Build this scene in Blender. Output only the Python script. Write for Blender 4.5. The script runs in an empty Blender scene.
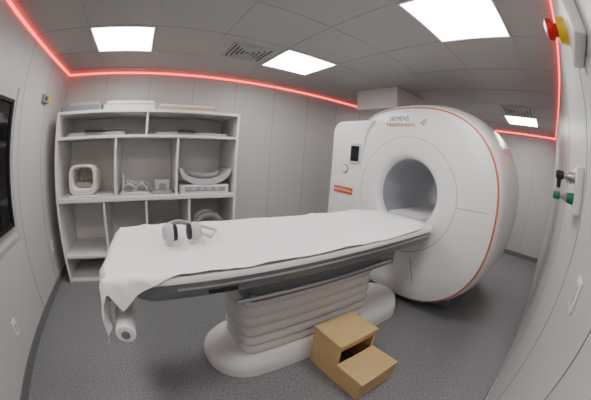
import bpy, bmesh, math, random
from mathutils import Vector, Matrix, noise
random.seed(3)
H=2.5; XL=-1.276; XE=5.781; YB=3.515; YF=-0.186
col=bpy.context.scene.collection
# ---------------- materials
def mat(name,c,rough=.5,metal=0,bump=0,bscale=30,emit=None,estr=0,trans=0,var=0,vscale=3):
    m=bpy.data.materials.new(name);m.use_nodes=True;nt=m.node_tree;b=nt.nodes['Principled BSDF']
    b.inputs['Base Color'].default_value=(*c,1);b.inputs['Roughness'].default_value=rough;b.inputs['Metallic'].default_value=metal
    if trans: b.inputs['Transmission Weight'].default_value=trans
    if emit: b.inputs['Emission Color'].default_value=(*emit,1);b.inputs['Emission Strength'].default_value=estr
    tc=nt.nodes.new('ShaderNodeTexCoord')
    if var:
        n=nt.nodes.new('ShaderNodeTexNoise');n.inputs['Scale'].default_value=vscale;n.inputs['Detail'].default_value=4
        nt.links.new(tc.outputs['Object'],n.inputs['Vector'])
        mx=nt.nodes.new('ShaderNodeMix');mx.data_type='RGBA'
        mx.inputs[6].default_value=(*[v*(1-var) for v in c],1);mx.inputs[7].default_value=(*[min(1,v*(1+var)) for v in c],1)
        nt.links.new(n.outputs['Fac'],mx.inputs[0]);nt.links.new(mx.outputs[2],b.inputs['Base Color'])
    if bump:
        n=nt.nodes.new('ShaderNodeTexNoise');n.inputs['Scale'].default_value=bscale
        nt.links.new(tc.outputs['Object'],n.inputs['Vector'])
        bp=nt.nodes.new('ShaderNodeBump');bp.inputs['Strength'].default_value=bump;bp.inputs['Distance'].default_value=.01
        nt.links.new(n.outputs['Fac'],bp.inputs['Height']);nt.links.new(bp.outputs[0],b.inputs['Normal'])
    return m
M_wall=mat('wall_panel',(.52,.512,.50),.42,var=.05,vscale=1.5)
M_ceil=mat('ceiling_tile',(.38,.375,.365),.5,var=.06,vscale=2)
M_seam=mat('seam_dark',(.22,.215,.21),.6)
M_tbar=mat('ceiling_grid',(.32,.315,.31),.4)
M_base=mat('baseboard_grey',(.18,.18,.18),.5)
M_white=mat('gantry_white',(.80,.80,.79),.22,var=.02,vscale=2)
M_white2=mat('white_plastic',(.75,.745,.73),.35)
M_shelf=mat('shelf_laminate',(.72,.71,.69),.4,var=.02)
M_grey=mat('side_grey',(.20,.21,.22),.35)
M_mgrey=mat('mid_grey',(.30,.30,.31),.4)
M_lgrey=mat('light_grey',(.5,.5,.5),.4)
M_black=mat('black_plastic',(.015,.015,.018),.35)
M_glass=mat('dark_glass',(.01,.01,.012),.08)
M_orange=mat('orange_trim',(.62,.12,.03),.45)
M_teal=mat('logo_teal',(.03,.16,.17),.5)
M_steel=mat('steel',(.55,.55,.56),.3,metal=1)
M_bellow=mat('bellows',(.66,.65,.63),.5)
M_sheet=mat('paper_sheet_fabric',(.87,.87,.86),.7,bump=.6,bscale=12)
M_wood=mat('plywood',(.62,.43,.20),.5,var=.10,vscale=9)
M_woodshade=mat('plywood_shade',(.2,.11,.04),.6)  # shaded copy of the plywood, painted dark for the stool's inside
M_cream=mat('cream_pad',(.72,.66,.58),.5)
M_tan=mat('tan_board',(.5,.36,.25),.5)
M_red=mat('red_plastic',(.6,.015,.01),.3)
M_yellow=mat('yellow_plastic',(.8,.55,.02),.4)
M_green=mat('green_plastic',(.02,.18,.09),.4)
M_light=mat('light_diffuser',(1,1,1),.5,emit=(1,.99,.975),estr=17.5)
M_led=mat('red_led',(1,.05,.05),.5,emit=(1,.055,.05),estr=5)
M_bore=mat('bore_liner',(.30,.31,.33),.35)
M_blight=mat('bore_light',(1,1,1),.5,emit=(.9,.95,1),estr=6)
# floor speckle
M_floor=bpy.data.materials.new('vinyl_floor');M_floor.use_nodes=True;nt=M_floor.node_tree;b=nt.nodes['Principled BSDF']
tc=nt.nodes.new('ShaderNodeTexCoord');n=nt.nodes.new('ShaderNodeTexNoise');n.inputs['Scale'].default_value=90;n.inputs['Detail'].default_value=3
r=nt.nodes.new('ShaderNodeValToRGB');r.color_ramp.elements[0].position=.36;r.color_ramp.elements[0].color=(.12,.12,.128,1)
r.color_ramp.elements[1].position=.64;r.color_ramp.elements[1].color=(.26,.26,.272,1)
nt.links.new(tc.outputs['Object'],n.inputs['Vector']);nt.links.new(n.outputs['Fac'],r.inputs[0]);nt.links.new(r.outputs[0],b.inputs['Base Color']);b.inputs['Roughness'].default_value=.5
# ---------------- helpers
def link(o,parent=None):
    col.objects.link(o)
    if parent: o.parent=parent
    return o
def empty(name):
    e=bpy.data.objects.new(name,None);e.empty_display_size=.1;col.objects.link(e);return e
def mesh(name,verts,faces,mats,parent=None,smooth=False,fm=None):
    me=bpy.data.meshes.new(name);me.from_pydata([tuple(v) for v in verts],[],faces)
    for m in (mats if isinstance(mats,list) else [mats]): me.materials.append(m)
    if fm:
        for p,i in zip(me.polygons,fm): p.material_index=i
    bm=bmesh.new();bm.from_mesh(me);bmesh.ops.recalc_face_normals(bm,faces=bm.faces);bm.to_mesh(me);bm.free()
    if smooth:
        for p in me.polygons:p.use_smooth=True
    return link(bpy.data.objects.new(name,me),parent)
def bev(o,bevel,seg=2):
    md=o.modifiers.new('b','BEVEL');md.width=bevel;md.segments=seg;md.limit_method='ANGLE'
    for p in o.data.polygons:p.use_smooth=True
    o.modifiers.new('w','WEIGHTED_NORMAL')
def boxes(name,lst,m,parent=None,bevel=0,seg=2):
    vs=[];fs=[]
    for (x0,x1,y0,y1,z0,z1) in lst:
        k=len(vs)
        vs+=[(x,y,z) for x in (x0,x1) for y in (y0,y1) for z in (z0,z1)]
        fs+=[tuple(k+i for i in f) for f in ((0,1,3,2),(4,6,7,5),(0,4,5,1),(2,3,7,6),(0,2,6,4),(1,5,7,3))]
    o=mesh(name,vs,fs,m,parent)
    if bevel: bev(o,bevel,seg)
    return o
def box(name,x0,x1,y0,y1,z0,z1,m,parent=None,bevel=0,seg=2): return boxes(name,[(x0,x1,y0,y1,z0,z1)],m,parent,bevel,seg)
def loft(name,rings,mats,parent=None,cap0=True,cap1=True,closed=False,bandmats=None,matfn=None,smooth=True):
    N=len(rings[0]);vs=[v for r in rings for v in r];fs=[];fm=[]
    R=len(rings)
    for i in range(R if closed else R-1):
        j=(i+1)%R
        for k in range(N):
            f=(i*N+k,i*N+(k+1)%N,j*N+(k+1)%N,j*N+k);fs.append(f)
            mi=bandmats[i] if bandmats else 0
            if matfn: mi=matfn(i,vs[f[0]],mi)
            fm.append(mi)
    if not closed:
        if cap0: fs.append(tuple(range(N)));fm.append(bandmats[0] if bandmats else 0)
        if cap1: fs.append(tuple((R-1)*N+k for k in range(N)));fm.append(bandmats[-1] if bandmats else 0)
    o=mesh(name,vs,fs,mats,parent,smooth,fm)
    if smooth:
        md=o.modifiers.new('es','EDGE_SPLIT');md.split_angle=math.radians(40)
    return o
def tube(name,pts,r,m,parent=None,N=12,smooth=True):
    pts=[Vector(p) for p in pts];rings=[]
    up=None
    for i,p in enumerate(pts):
        t=(pts[min(i+1,len(pts)-1)]-pts[max(i-1,0)]).normalized()
        if up is None: up=Vector((0,0,1)) if abs(t.z)<.9 else Vector((1,0,0))
        a=t.cross(up).normalized();bb=a.cross(t).normalized();up=bb
        rr=r[i] if isinstance(r,list) else r
        rings.append([p+a*math.cos(2*math.pi*k/N)*rr+bb*math.sin(2*math.pi*k/N)*rr for k in range(N)])
    return loft(name,rings,m,parent,smooth=smooth)
def rrect(x0,x1,y0,y1,r,z,n=8):
    pts=[]
    for cx,cy,a0 in ((x1-r,y1-r,0),(x0+r,y1-r,90),(x0+r,y0+r,180),(x1-r,y0+r,270)):
        for i in range(n+1):
            a=math.radians(a0+90*i/n);pts.append((cx+r*math.cos(a),cy+r*math.sin(a),z))
    return pts
def se(x,cy,cz,a,b,n,N=144):
    out=[]
    for k in range(N):
        t=2*math.pi*k/N;c,s=math.cos(t),math.sin(t)
        out.append((x,cy+a*math.copysign(abs(c)**(2/n),c),cz+b*math.copysign(abs(s)**(2/n),s)))
    return out
# ---------------- room
T=.12
box('floor',XL-T,XE+T,YF-T,YB+T,-.1,0,M_floor)
box('ceiling',XL-T,XE+T,YF-T,YB+T,H,H+.1,M_ceil)
box('wall_left',XL-T,XL,YF-T,YB+T,0,H,M_wall)
box('wall_right',XE,XE+T,YF-T,YB+T,0,H,M_wall)
box('wall_back',XL,XE,YB,YB+T,0,H,M_wall)
box('wall_front',XL,XE,YF-T,YF,0,H,M_wall)
bb=.09
box('baseboard_left',XL,XL+.012,YF,YB,0,bb,M_base)
box('baseboard_right',XE-.012,XE,YF,YB,0,bb,M_base)
box('baseboard_back',XL,XE,YB-.012,YB,0,bb,M_base)
box('baseboard_front',XL,XE,YF,YF+.012,0,bb,M_mgrey)
s=.0025
boxes('trim_1',[(x-s,x+s,YB-.002,YB+.01,bb,H-.03) for x in [XL+.62*k for k in range(1,12)]],M_seam)
boxes('trim_2',[(XL-.01,XL+.002,y-s,y+s,bb,H-.03) for y in [2.15,2.75,3.3]],M_seam)
boxes('trim_3',[(XE-.002,XE+.01,y-s,y+s,bb,H-.03) for y in [.35,1.0,1.6,2.2,2.8]],M_seam)
boxes('trim_4',[(x-s,x+s,YF-.01,YF+.002,bb,H-.03) for x in [.45,1.05,1.95,2.9,3.9,4.9]],M_seam)
gx=[-.69+.625*k for k in range(0,11)];gy=[.205+.625*k for k in range(0,6)]
boxes('trim_5',[(x-.003,x+.003,YF,YB,H-.003,H+.01) for x in gx]+[(XL,XE,y-.003,y+.003,H-.0025,H+.01) for y in gy],M_tbar)
z0,z1=H-.03,H-.012
def led(name,b): return box(name,*b,M_led)
led('led_strip',(XL,XE,YB-.015,YB,z0,z1))
led('led_strip.001',(XL,XL+.015,YF,YB-.015,z0,z1))
led('led_strip.002',(XE-.015,XE,YF,YB-.015,z0,z1))
led('led_strip.003',(XL+.015,XE-.015,YF,YF+.01,z0,z1))
i=0
for (x,y) in [(gx[0],gy[3]),(gx[3],gy[3]),(gx[3],gy[0]),(gx[8],gy[0]),(gx[8],gy[3]),(gx[0],gy[0])]:
    e=empty('ceiling_light_panel' if i==0 else 'ceiling_light_panel.%03d'%i);i+=1
    boxes('frame',[(x+.005,x+.62,y+.005,y+.02,H-.012,H),(x+.005,x+.62,y+.605,y+.62,H-.012,H),(x+.005,x+.02,y+.02,y+.605,H-.012,H),(x+.605,x+.62,y+.02,y+.605,H-.012,H)],M_shelf,e)
    box('diffuser',x+.02,x+.605,y+.02,y+.605,H-.008,H,M_light,e)
def vent(name,x,y,w):
    e=empty(name)
    for k in range(5):
        a=w/2*(1-k*.2);t=.014
        boxes('louver_%d'%k,[(x-a,x+a,y-a,y-a+t,H-.02,H-.002),(x-a,x+a,y+a-t,y+a,H-.02,H-.002),(x-a,x-a+t,y-a+t,y+a-t,H-.02,H-.002),(x+a-t,x+a,y-a+t,y+a-t,H-.02,H-.002)],M_lgrey,e)
    box('cavity',x-w/2+.01,x+w/2-.01,y-w/2+.01,y+w/2-.01,H-.006,H,M_black,e)
vent('air_vent',.9,2.41,.42);vent('air_vent.001',gx[7]+.31,gy[0]+.31,.5)
e=empty('ceiling_duct_box')
box('duct',2.78,3.5,1.98,2.72,2.2,H-.001,M_wall,e,.008)
# ---------------- window on left wall
e=empty('window_1')
wy0,wy1,wz0,wz1=.35,1.92,.97,1.87
box('glass',XL+.002,XL+.01,wy0,wy1,wz0,wz1,M_glass,e)
boxes('frame',[(XL,XL+.03,wy0-.03,wy1+.03,wz0-.03,wz0),(XL,XL+.03,wy0-.03,wy1+.03,wz1,wz1+.03),(XL,XL+.03,wy1,wy1+.03,wz0,wz1),(XL,XL+.03,wy0-.03,wy0,wz0,wz1)],M_black,e,.004)
boxes('trim',[(XL,XL+.012,wy0-.2,wy1+.12,wz0-.14,wz0-.115),(XL,XL+.012,wy1+.10,wy1+.12,wz0-.115,wz1+.14)],M_lgrey,e)
def sw(name,b,m=M_white2,parent=None):
    e=empty(name);box('plate',*b,m,e,.004);return e
e=sw('wall_alarm_box',(XL,XL+.045,2.62,2.76,1.98,2.06),M_mgrey);box('lamp',XL+.045,XL+.065,2.72,2.76,1.985,2.055,M_yellow,e,.004);box('button',XL+.045,XL+.055,2.64,2.69,2.0,2.04,M_black,e,.004)
e=sw('wall_socket',(XL,XL+.012,2.83,2.91,.4,.52));box('insert',XL+.012,XL+.018,2.85,2.89,.43,.49,M_lgrey,e)
e=sw('wall_socket.001',(XL,XL+.012,1.42,1.5,.28,.4));box('insert',XL+.012,XL+.018,1.44,1.48,.31,.37,M_lgrey,e)
# ---------------- shelving unit
S=empty('shelving_unit')
sx0,sx1,sy0,sy1=-1.12,1.06,2.85,3.49;t=.03
pan=[(sx0,sx1,sy0,sy1,1.86,1.89),(sx0,sx0+t,sy0,sy1,0,1.86),(sx1-t,sx1,sy0,sy1,0,1.86),
(sx0+t,sx1-t,sy0,sy1,1.59,1.62),(sx0+t,sx1-t,sy0,sy1,.925,.97),
(-.02,.005,sy0+.01,sy1,1.62,1.86),(-.365,-.34,sy0+.01,sy1,.97,1.59),(.345,.37,sy0+.01,sy1,.97,1.59),
(-.515,-.49,sy0+.01,sy1,.0,.925),(-.01,.015,sy0+.01,sy1,.0,.925),(.49,.515,sy0+.01,sy1,.0,.925),
(sx0+t,-.515,sy0,sy1,.30,.33),(-.49,-.01,sy0+.01,sy1,.30,.33),(.015,.49,sy0+.01,sy1,.30,.33),(.515,sx1-t,sy0+.01,sy1,.30,.33),
(sx0+t,sx1-t,sy0+.02,sy1,.0,.03)]
boxes('panels',pan,M_shelf,S,.002,1)
box('back_panel',sx0+t,sx1-t,sy1,sy1+.012,0,1.89,M_shelf,S)
e=empty('foam_mat');loft('pad',[rrect(-1.1,-.56,2.86,3.3,.05,z) for z in (1.892,1.90,1.94,1.95)],M_grey,e)
loft('pad_top',[rrect(-1.04,-.6,2.9,3.28,.05,z) for z in (1.952,1.96,1.985,1.99)],M_mgrey,e)
e=empty('positioning_board');loft('board',[rrect(-.54,.08,2.86,3.3,.03,z) for z in (1.892,1.935,1.94)],M_shelf,e);box('pad',-.54,.07,2.87,3.25,1.942,1.955,M_tan,e,.004)
box('upper_board',-.5,.05,2.88,3.2,1.957,1.985,M_cream,e,.004)
e=empty('positioning_board.001');loft('board',[rrect(.1,.78,2.86,3.3,.03,z) for z in (1.892,1.925,1.93)],M_tan,e);box('strap',.12,.74,2.88,3.2,1.932,1.952,M_shelf,e,.003)
e=empty('flat_coil');loft('pad',[rrect(-1.0,-.25,2.9,3.35,.08,z) for z in (1.622,1.63,1.65,1.66)],M_mgrey,e)
loft('connector',[rrect(-.75,-.5,2.87,3.0,.02,z) for z in (1.662,1.68,1.685)],M_black,e);tube('cable',[(-.5,2.9,1.67),(-.4,2.89,1.685),(-.25,2.93,1.67)],.008,M_black,e)
e=empty('flat_coil.001');loft('pad',[rrect(.1,.95,2.9,3.35,.08,z) for z in (1.622,1.63,1.645,1.65)],M_mgrey,e)
loft('connector',[rrect(.35,.55,2.87,3.0,.02,z) for z in (1.652,1.67,1.675)],M_black,e)
e=empty('head_coil')
cx=-.77
def frame(y,o,ex=.5,dz=0):
    return [(cx+o*math.copysign(abs(math.cos(a))**ex,math.cos(a))*.185,y,1.155+dz+o*math.copysign(abs(math.sin(a))**ex,math.sin(a))*.165) for a in [2*math.pi*k/48 for k in range(48)]]
loft('ring',[frame(2.93,.98),frame(2.91,.94),frame(2.91,.76,.6,.02),frame(2.94,.70,.6,.02),frame(3.2,.64,.6,.02),frame(3.2,1.0),frame(2.95,1.0)],M_cream,e,closed=True)
box('base',cx-.19,cx+.19,2.9,3.24,.972,.995,M_white2,e,.008)
box('rear_plate',cx-.13,cx+.13,3.2,3.215,1.03,1.30,M_cream,e,.005)
box('inner_pad',cx-.1,cx+.1,3.0,3.19,1.07,1.13,M_mgrey,e,.01)
for k in range(3): tube('bar_%d'%k,[(cx-.06+.06*k,3.12,1.06),(cx-.06+.06*k,3.12,1.27)],.01,M_lgrey,e)
def hoop(nm,x,y,z,r,m,par,a0=0,a1=180,rr=.012):
    tube(nm,[(x+r*math.cos(math.radians(a0+(a1-a0)*k/16)),y,z+r*math.sin(math.radians(a0+(a1-a0)*k/16))) for k in range(17)],rr,m,par,8)
e=empty('knee_coil');box('base',-.30,.04,2.93,3.2,.972,1.0,M_lgrey,e,.008)
for k,(x,r_) in enumerate(((-.2,.075),(-.05,.07))):
    hoop('hoop_%d'%k,x,2.96,1.01,r_,M_mgrey,e);hoop('rear_hoop_%d'%k,x,3.14,1.01,r_+.02,M_lgrey,e)
    box('bridge_%d'%k,x-.03,x+.03,2.96,3.14,1.005+r_,1.022+r_,M_lgrey,e,.004)
tube('upright',[(-.27,3.05,1.0),(-.27,3.05,1.19)],.014,M_lgrey,e,10)
e=empty('wrist_coil')
loft('base',[rrect(.08,.32,2.93,3.2,.04,z) for z in (.972,.98,1.01,1.02)],M_mgrey,e);loft('top',[rrect(.11,.29,2.95,3.15,.05,z) for z in (1.022,1.07,1.11,1.12)],M_lgrey,e)
box('latch',.16,.24,2.935,2.95,1.03,1.09,M_grey,e,.004)
e=empty('spine_coil')
loft('base',[rrect(.40,1.0,2.9,3.3,.06,z) for z in (.972,.985,1.06,1.07)],M_white2,e)
def cr(y): 
    out=[]
    for i in range(21):
        a=math.pi*(1+i/20);out.append((.7+.27*math.cos(a),y,1.25+.12*math.sin(a)))
    for i in range(21):
        a=math.pi*(2-i/20);out.append((.7+.31*math.cos(a),y,1.25+.19*math.sin(a)))
    return out
loft('cradle',[cr(2.9),cr(3.25)],M_lgrey,e)
box('front_plate',.46,.94,2.885,2.9,1.0,1.05,M_mgrey,e,.004)
tube('dark_pad',[(.53,3.0,1.19),(.62,2.98,1.165),(.7,2.97,1.16),(.78,2.98,1.165),(.87,3.0,1.19)],.035,M_grey,e)
for k in range(4): box('key_%d'%k,.54+.09*k,.59+.09*k,2.878,2.886,1.012,1.038,M_lgrey,e,.002)
e=empty('body_coil')
hoop('outer',.76,2.98,.55,.16,M_mgrey,e,0,360,.04);hoop('inner',.76,3.15,.55,.15,M_lgrey,e,0,360,.035);box('foot',.62,.9,2.94,3.2,.332,.37,M_grey,e,.01)
e=empty('ear_defenders');hoop('band',-.36,2.95,.42,.08,M_black,e,0,180,.016)
for k,x in enumerate((-.42,-.28)): tube('cup_%d'%k,[(x-.03,2.95,.392),(x-.015,2.95,.392),(x+.015,2.95,.392),(x+.03,2.95,.392)],[.045,.058,.058,.045],M_black,e,16)
e=empty('foam_wedge');mesh('wedge',[(.08,2.95,.332),(.42,2.95,.332),(.42,3.3,.332),(.08,3.3,.332),(.08,3.28,.55),(.42,3.28,.55)],[(0,1,2,3),(0,1,5,4),(4,5,2,3),(0,4,3),(1,2,5)],M_mgrey,e)
# ---------------- MRI scanner
G=empty('mri_scanner')
bc=(1.44,1.18)
prof=[
(3.86,*bc,.35,.35,2,1),(2.62,*bc,.35,.35,2,1),(2.46,*bc,.35,.35,2,1),(2.36,*bc,.355,.355,2,0),(2.31,*bc,.365,.36,2,0),
(2.28,*bc,.385,.375,2,0),(2.268,*bc,.41,.40,2,0),(2.262,*bc,.45,.44,2,0),(2.26,1.44,1.17,.60,.58,2,2),(2.2605,1.44,1.17,.605,.585,2,0),
(2.26,1.44,1.12,.75,.74,2.1,0),(2.268,1.44,1.09,.88,.86,2.3,0),(2.285,1.44,1.075,.96,.94,2.45,0),(2.30,1.44,1.07,1.0,.985,2.5,2),
(2.302,1.44,1.07,1.006,.991,2.5,4),(2.308,1.44,1.07,1.020,1.004,2.5,2),(2.315,1.44,1.07,1.016,1.0,2.5,0),
(2.325,1.44,1.075,1.03,1.013,2.5,0),(2.40,1.44,1.08,1.055,1.035,2.5,0),(2.5,1.44,1.09,1.075,1.055,2.5,0),(2.7,1.44,1.1,1.09,1.075,2.5,0),(2.95,1.44,1.105,1.095,1.085,2.5,2),(2.954,1.44,1.105,1.095,1.085,2.5,0),(3.3,1.44,1.105,1.09,1.08,2.5,0),(3.6,1.44,1.1,1.06,1.06,2.5,0),
(3.75,1.44,1.1,1.0,1.0,2.5,0),(3.84,1.44,1.1,.9,.9,2.4,0),(3.88,1.44,1.12,.7,.7,2.2,0),(3.88,*bc,.45,.45,2,0)]
rings=[se(p[0],p[1],p[2],p[3],p[4],p[5]) for p in prof]
def mf(i,v,mi):
    if mi==4: return 4 if (v[1]<1.72 and v[2]>.2) else 2
    return mi
loft('gantry_cover',rings,[M_white,M_bore,M_seam,M_blight,M_orange],G,closed=True,bandmats=[p[6] for p in prof],matfn=mf)
poly=[]
for k in range(17):
    tt=-1+2*k/16;poly.append((1.90+.19*math.sqrt(max(0,1-tt*tt)),1.0+.93*tt))
for cx_,cz_,a0 in ((2.44,1.78,90),(2.44,.2,0)):
    for i in range(9):
        a=math.radians(a0-90*i/8);poly.append((cx_+.15*math.cos(a),cz_+.15*math.sin(a)))
n_=len(poly)
vs=[(2.243,p[0],p[1]) for p in poly]+[(3.1,p[0],p[1]) for p in poly]
fs=[tuple(range(n_)),tuple(range(n_,2*n_))]+[(k,(k+1)%n_,n_+(k+1)%n_,n_+k) for k in range(n_)]
o=mesh('control_wing',vs,fs,M_white,G);bev(o,.025,4)
box('display_frame',2.232,2.244,2.08,2.25,1.41,1.65,M_lgrey,G,.008)
box('display_screen',2.228,2.234,2.10,2.23,1.44,1.62,M_glass,G,.002)
tube('control_dial',[(2.246,2.32,1.34),(2.232,2.32,1.34)],.055,M_mgrey,G,32);tube('control_dial_cap',[(2.234,2.32,1.34),(2.226,2.32,1.34)],.042,M_white,G,32)
box('label_plate',2.236,2.244,2.16,2.49,1.035,1.115,M_orange,G,.002)
box('foot_1',2.6,3.5,.8,1.1,0,.08,M_grey,G);box('foot_2',2.6,3.5,1.8,2.3,0,.08,M_grey,G)
def text(name,s,size,loc,m,par):
    c=bpy.data.curves.new(name,'FONT');c.body=s;c.size=size;c.extrude=.001;c.materials.append(m);c.align_x='CENTER'
    o=bpy.data.objects.new(name,c);link(o,par);o.matrix_world=Matrix(((0,0,-1,loc[0]),(-1,0,0,loc[1]),(0,1,0,loc[2]),(0,0,0,1)));return o
text('logo_text','SIEMENS',.07,(2.264,1.58,1.92),M_teal,G)
text('logo_text_2','Healthineers',.07,(2.260,1.56,1.855),M_orange,G)
text('label_text','MAGNETOM Altea',.038,(2.235,2.325,1.062),M_white,G)
for k,(dy,dz) in enumerate(((-.0,0),(.025,.016),(.025,-.016),(.05,0),(.05,.032))): tube('logo_dot_%d'%k,[(2.264,1.30-dy,1.895+dz),(2.258,1.30-dy,1.895+dz)],.009,M_orange,G,12)
def seam(nm,ang,r0,r1):
    pts=[]
    for k in range(9):
        rr=r0+(r1-r0)*k/8;xx=2.26+max(0,(rr-.75))**2*.5
        pts.append((xx,1.44+rr*math.cos(ang),1.12+rr*math.sin(ang)))
    tube(nm,pts,.003,M_seam,G,6)
seam('seam_1',math.radians(180-3),.6,.92)
seam('seam_3',math.radians(250),.6,.9)
box('bore_light_strip',2.45,3.6,1.115,1.125,.98,1.06,M_blight,G)
loft('bore_board',[rrect(2.30,3.7,1.24,1.64,.03,z) for z in (.915,.92,.955,.96)],M_white2,G)
# ---------------- patient table
P=empty('patient_table')
cy=1.36
def lev(z,i,x0=-.17,x1=2.235,w=.375,r=.16): return rrect(x0+i,x1-i*.3,cy-w+i,cy+w-i,max(.03,r-i*.3),z,10)
loft('tabletop',[lev(.75,.19),lev(.76,.16),lev(.79,.10),lev(.82,.045),lev(.85,.012),lev(.88,.002),lev(.918,.0),lev(.924,-.008),lev(.945,-.008),lev(.953,-.002),lev(.955,.03)],[M_grey,M_white2],P,bandmats=[0,0,0,0,0,0,0,1,1,1,1])
tube('side_rail',[(.1,cy-.380,.895),(2.05,cy-.380,.895)],.006,M_steel,P,8)
boxes('latch',[(.24,.38,cy-.379,cy-.35,.852,.87)],M_black,P,.004)
loft('lift_head',[rrect(.5,1.85,1.15,1.6,.05,z) for z in (.64,.65,.755,.765)],M_grey,P)
tube('guide_rod',[(.42,1.12,.69),(1.72,1.12,.69)],.012,M_steel,P)
boxes('guide_rod_brackets',[(.5,.53,1.12,1.16,.67,.71),(1.6,1.63,1.12,1.16,.67,.71)],M_mgrey,P,.003)
rings=[];nr=6
for k in range(nr*6+1):
    z=.15+.49*k/(nr*6);ph=(k%6)/6
    i=-.022*math.sin(math.pi*ph)
    rings.append(rrect(.50+i,1.62-i,1.21+i,1.58-i,.07-i,z,8))
loft('bellows',rings,M_bellow,P)
loft('plinth',[rrect(.27,2.22,1.125,1.72,.28,0,12),rrect(.27,2.22,1.125,1.72,.28,.05,12),rrect(.28,2.22,1.13,1.71,.28,.09,12),rrect(.34,2.2,1.155,1.68,.24,.14,12),rrect(.46,2.2,1.19,1.62,.2,.165,12)],M_white2,P)
def ridge(p): return 1-abs(noise.noise(p))*2.2
NU,NV=220,80;vs=[];fs=[]
L=2.3
for u in range(NU+1):
    s_=u/NU*(L+.30)
    for v in range(NV+1):
        q=v/NV*2-1
        d=max(0,s_-L)
        if s_<L: x=2.13-s_;zt=.966
        else:
            x=-.175-.05*math.sin(min(d,.08)/.08*math.pi/2)-.01*d; zt=.966-max(0,d-.02)*.9
        near=min(1,max(0,(s_-2.0)/.3))
        wv=.008*noise.noise(Vector((s_*4,1 if q<0 else 7,0)))
        over=(.006+.10*near**2) if q<0 else .06
        yy=q*(.374+over+wv)
        e_=max(0,abs(yy)-.380)
        z=zt
        yo=cy+math.copysign(min(abs(yy),.388+e_*.2),q)
        fold=math.sin(q*11+1.5*noise.noise(Vector((q*3,s_*1.5,0)))*3)
        if s_<L: z-=e_*1.5; yo-=(.012*near*math.sin(s_*45) if e_>.01 and q<0 else 0)
        pn=Vector((x*2.2+.6*yo,yo*4.5,zt*3))
        nz=.012*noise.noise(Vector((x*4,yo*5,zt*5)))+.013*max(0,ridge(pn)-.55)+.009*max(0,ridge(pn*2.3+Vector((5,3,1)))-.5)
        if s_<L: z+=max(-.006,nz)
        else:
            x+=-.01-nz*2.0-.014*min(1,d/.12)*(1+fold); z+=nz*.6-e_*.6
        if s_<.35: yo=cy+(yo-cy)*(1-.30*(1-s_/.35)**2)
        vs.append((x,yo,z))
for u in range(NU):
    for v in range(NV):
        a=u*(NV+1)+v;fs.append((a,a+1,a+NV+2,a+NV+1))
mesh('paper_sheet',vs,fs,M_sheet,P,True)
tube('paper_roll',[(-.185,.955,.705),(-.185,.96,.705),(-.185,1.67,.705),(-.185,1.675,.705)],[.045,.05,.05,.045],M_sheet,P,28)
tube('roll_core',[(-.185,.948,.705),(-.185,1.0,.705)],.022,M_grey,P,16)
boxes('roll_bracket',[(-.20,-.02,1.68,1.69,.69,.80)],M_steel,P)
# ---------------- headphones
e=empty('headphones')
hx,hy,hz=.19,1.37,1.035
tube('headband',[(hx+.10*math.cos(math.radians(a)),hy+.14*math.sin(math.radians(a)),hz-.02+.03*max(0,math.sin(math.radians(a)))) for a in range(-10,191,10)],.012,M_lgrey,e,10)
tube('headband_pad',[(hx+.088*math.cos(math.radians(a)),hy+.125*math.sin(math.radians(a)),hz-.02+.03*max(0,math.sin(math.radians(a)))) for a in range(40,141,10)],.012,M_grey,e,10)
for k,sg in enumerate((-1,1)):
    xs=[.05,.058,.075,.092,.104,.11,.112];rs=[.044,.050,.051,.047,.036,.02,.004]
    tube('ear_cup_%d'%k,[(hx+sg*x_,hy-.03,hz) for x_ in xs],rs,M_lgrey,e,28)
    tube('ear_pad_%d'%k,[(hx+sg*x_,hy-.03,hz) for x_ in (.025,.03,.045,.05)],[.03,.043,.045,.04],M_black,e,28)
tube('air_hose',[(hx+.1,hy-.03,hz-.01),(hx+.16,hy-.06,hz-.03),(hx+.22,hy+.05,hz-.03),(hx+.15,hy+.16,hz-.03)],.009,M_lgrey,e,8)
# ---------------- step stool
W=empty('step_stool')
x0,x1=.97,1.32;t=.018
boxes('sides',[(x0,x0+t,.83,1.10,0,.332),(x1-t,x1,.83,1.10,0,.332),(x0,x0+t,.585,.83,0,.162),(x1-t,x1,.585,.83,0,.162)],M_wood,W)
boxes('treads',[(x0-.005,x1+.005,.82,1.105,.332,.35),(x0-.005,x1+.005,.575,.829,.162,.18)],M_wood,W,.002,1)
boxes('panels',[(x0+t,x1-t,1.08,1.098,0,.332),(x0+t,x1-t,.587,.605,0,.162),(x0+t,x1-t,.832,.85,.29,.332)],M_wood,W)
box('hollow_shade',x0+t,x1-t,1.07,1.08,.0,.332,M_woodshade,W)  # dark sheet before the back panel, shade of the opening painted in
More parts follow.
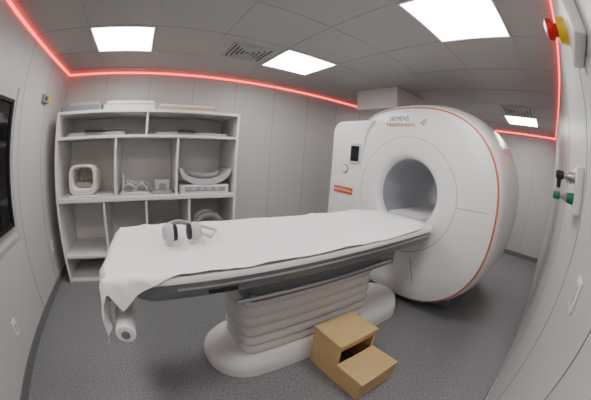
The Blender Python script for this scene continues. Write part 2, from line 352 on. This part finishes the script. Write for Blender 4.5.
# ---------------- emergency stop
e=empty('emergency_stop_button')
box('housing',.68,.92,YF,YF+.05,1.88,2.06,M_white2,e,.01)
tube('collar',[(.86,YF+.05,1.99),(.86,YF+.085,1.99)],[.05,.045],M_yellow,e,24)
tube('stem',[(.86,YF+.085,1.99),(.86,YF+.10,1.99)],.025,M_red,e,24)
tube('mushroom',[(.86,YF+.10,1.99),(.86,YF+.108,1.99),(.86,YF+.13,1.99),(.86,YF+.138,1.99)],[.034,.04,.038,.02],M_red,e,24)
# ---------------- gas outlet
e=empty('medical_gas_outlet')
box('plate',1.10,1.34,YF,YF+.04,1.40,1.58,M_white2,e,.008)
for k,(x,z,m) in enumerate(((1.15,1.535,M_steel),(1.27,1.535,M_steel),(1.15,1.455,M_green),(1.27,1.455,M_steel))):
    tube('valve_%d'%k,[(x,YF+.04,z),(x,YF+.055,z),(x,YF+.075,z)],[.022,.022,.018],m,e,20)
for k,(x,z,m) in enumerate(((1.15,1.535,M_black),(1.27,1.455,M_green))):
    tube('probe_%d'%k,[(x,YF+.075,z),(x,YF+.10,z)],[.014,.013],M_steel,e,16)
    tube('coupler_%d'%k,[(x,YF+.10,z),(x,YF+.105,z),(x,YF+.135,z),(x,YF+.14,z)],[.013,.018,.018,.012],m,e,16)
tube('nozzle',[(1.15,YF+.122,1.53),(1.15,YF+.122,1.49),(1.15,YF+.122,1.485)],[.012,.010,.006],M_black,e,12)
e=empty('light_switch');boxes('plates',[(.68,.76,YF,YF+.008,1.20,1.28)],M_white2,e,.003);box('rocker',.70,.74,YF+.008,YF+.012,1.215,1.265,M_lgrey,e)
# ---------------- camera
cd=bpy.data.cameras.new('camera');co=bpy.data.objects.new('camera',cd);link(co)
cd.type='PANO';cd.sensor_width=10.5/262.328*591;cd.clip_start=.01
yaw,p,R=math.radians(33.713),math.radians(-10.081),math.radians(4.17)
f=Vector((math.sin(yaw)*math.cos(p),math.cos(yaw)*math.cos(p),math.sin(p)))
r0=Vector((math.cos(yaw),-math.sin(yaw),0));u0=r0.cross(f)
r=math.cos(R)*r0+math.sin(R)*u0;u=-math.sin(R)*r0+math.cos(R)*u0
co.matrix_world=Matrix(((r[0],u[0],-f[0],0),(r[1],u[1],-f[1],0),(r[2],u[2],-f[2],1.467),(0,0,0,1)))
bpy.context.scene.camera=co
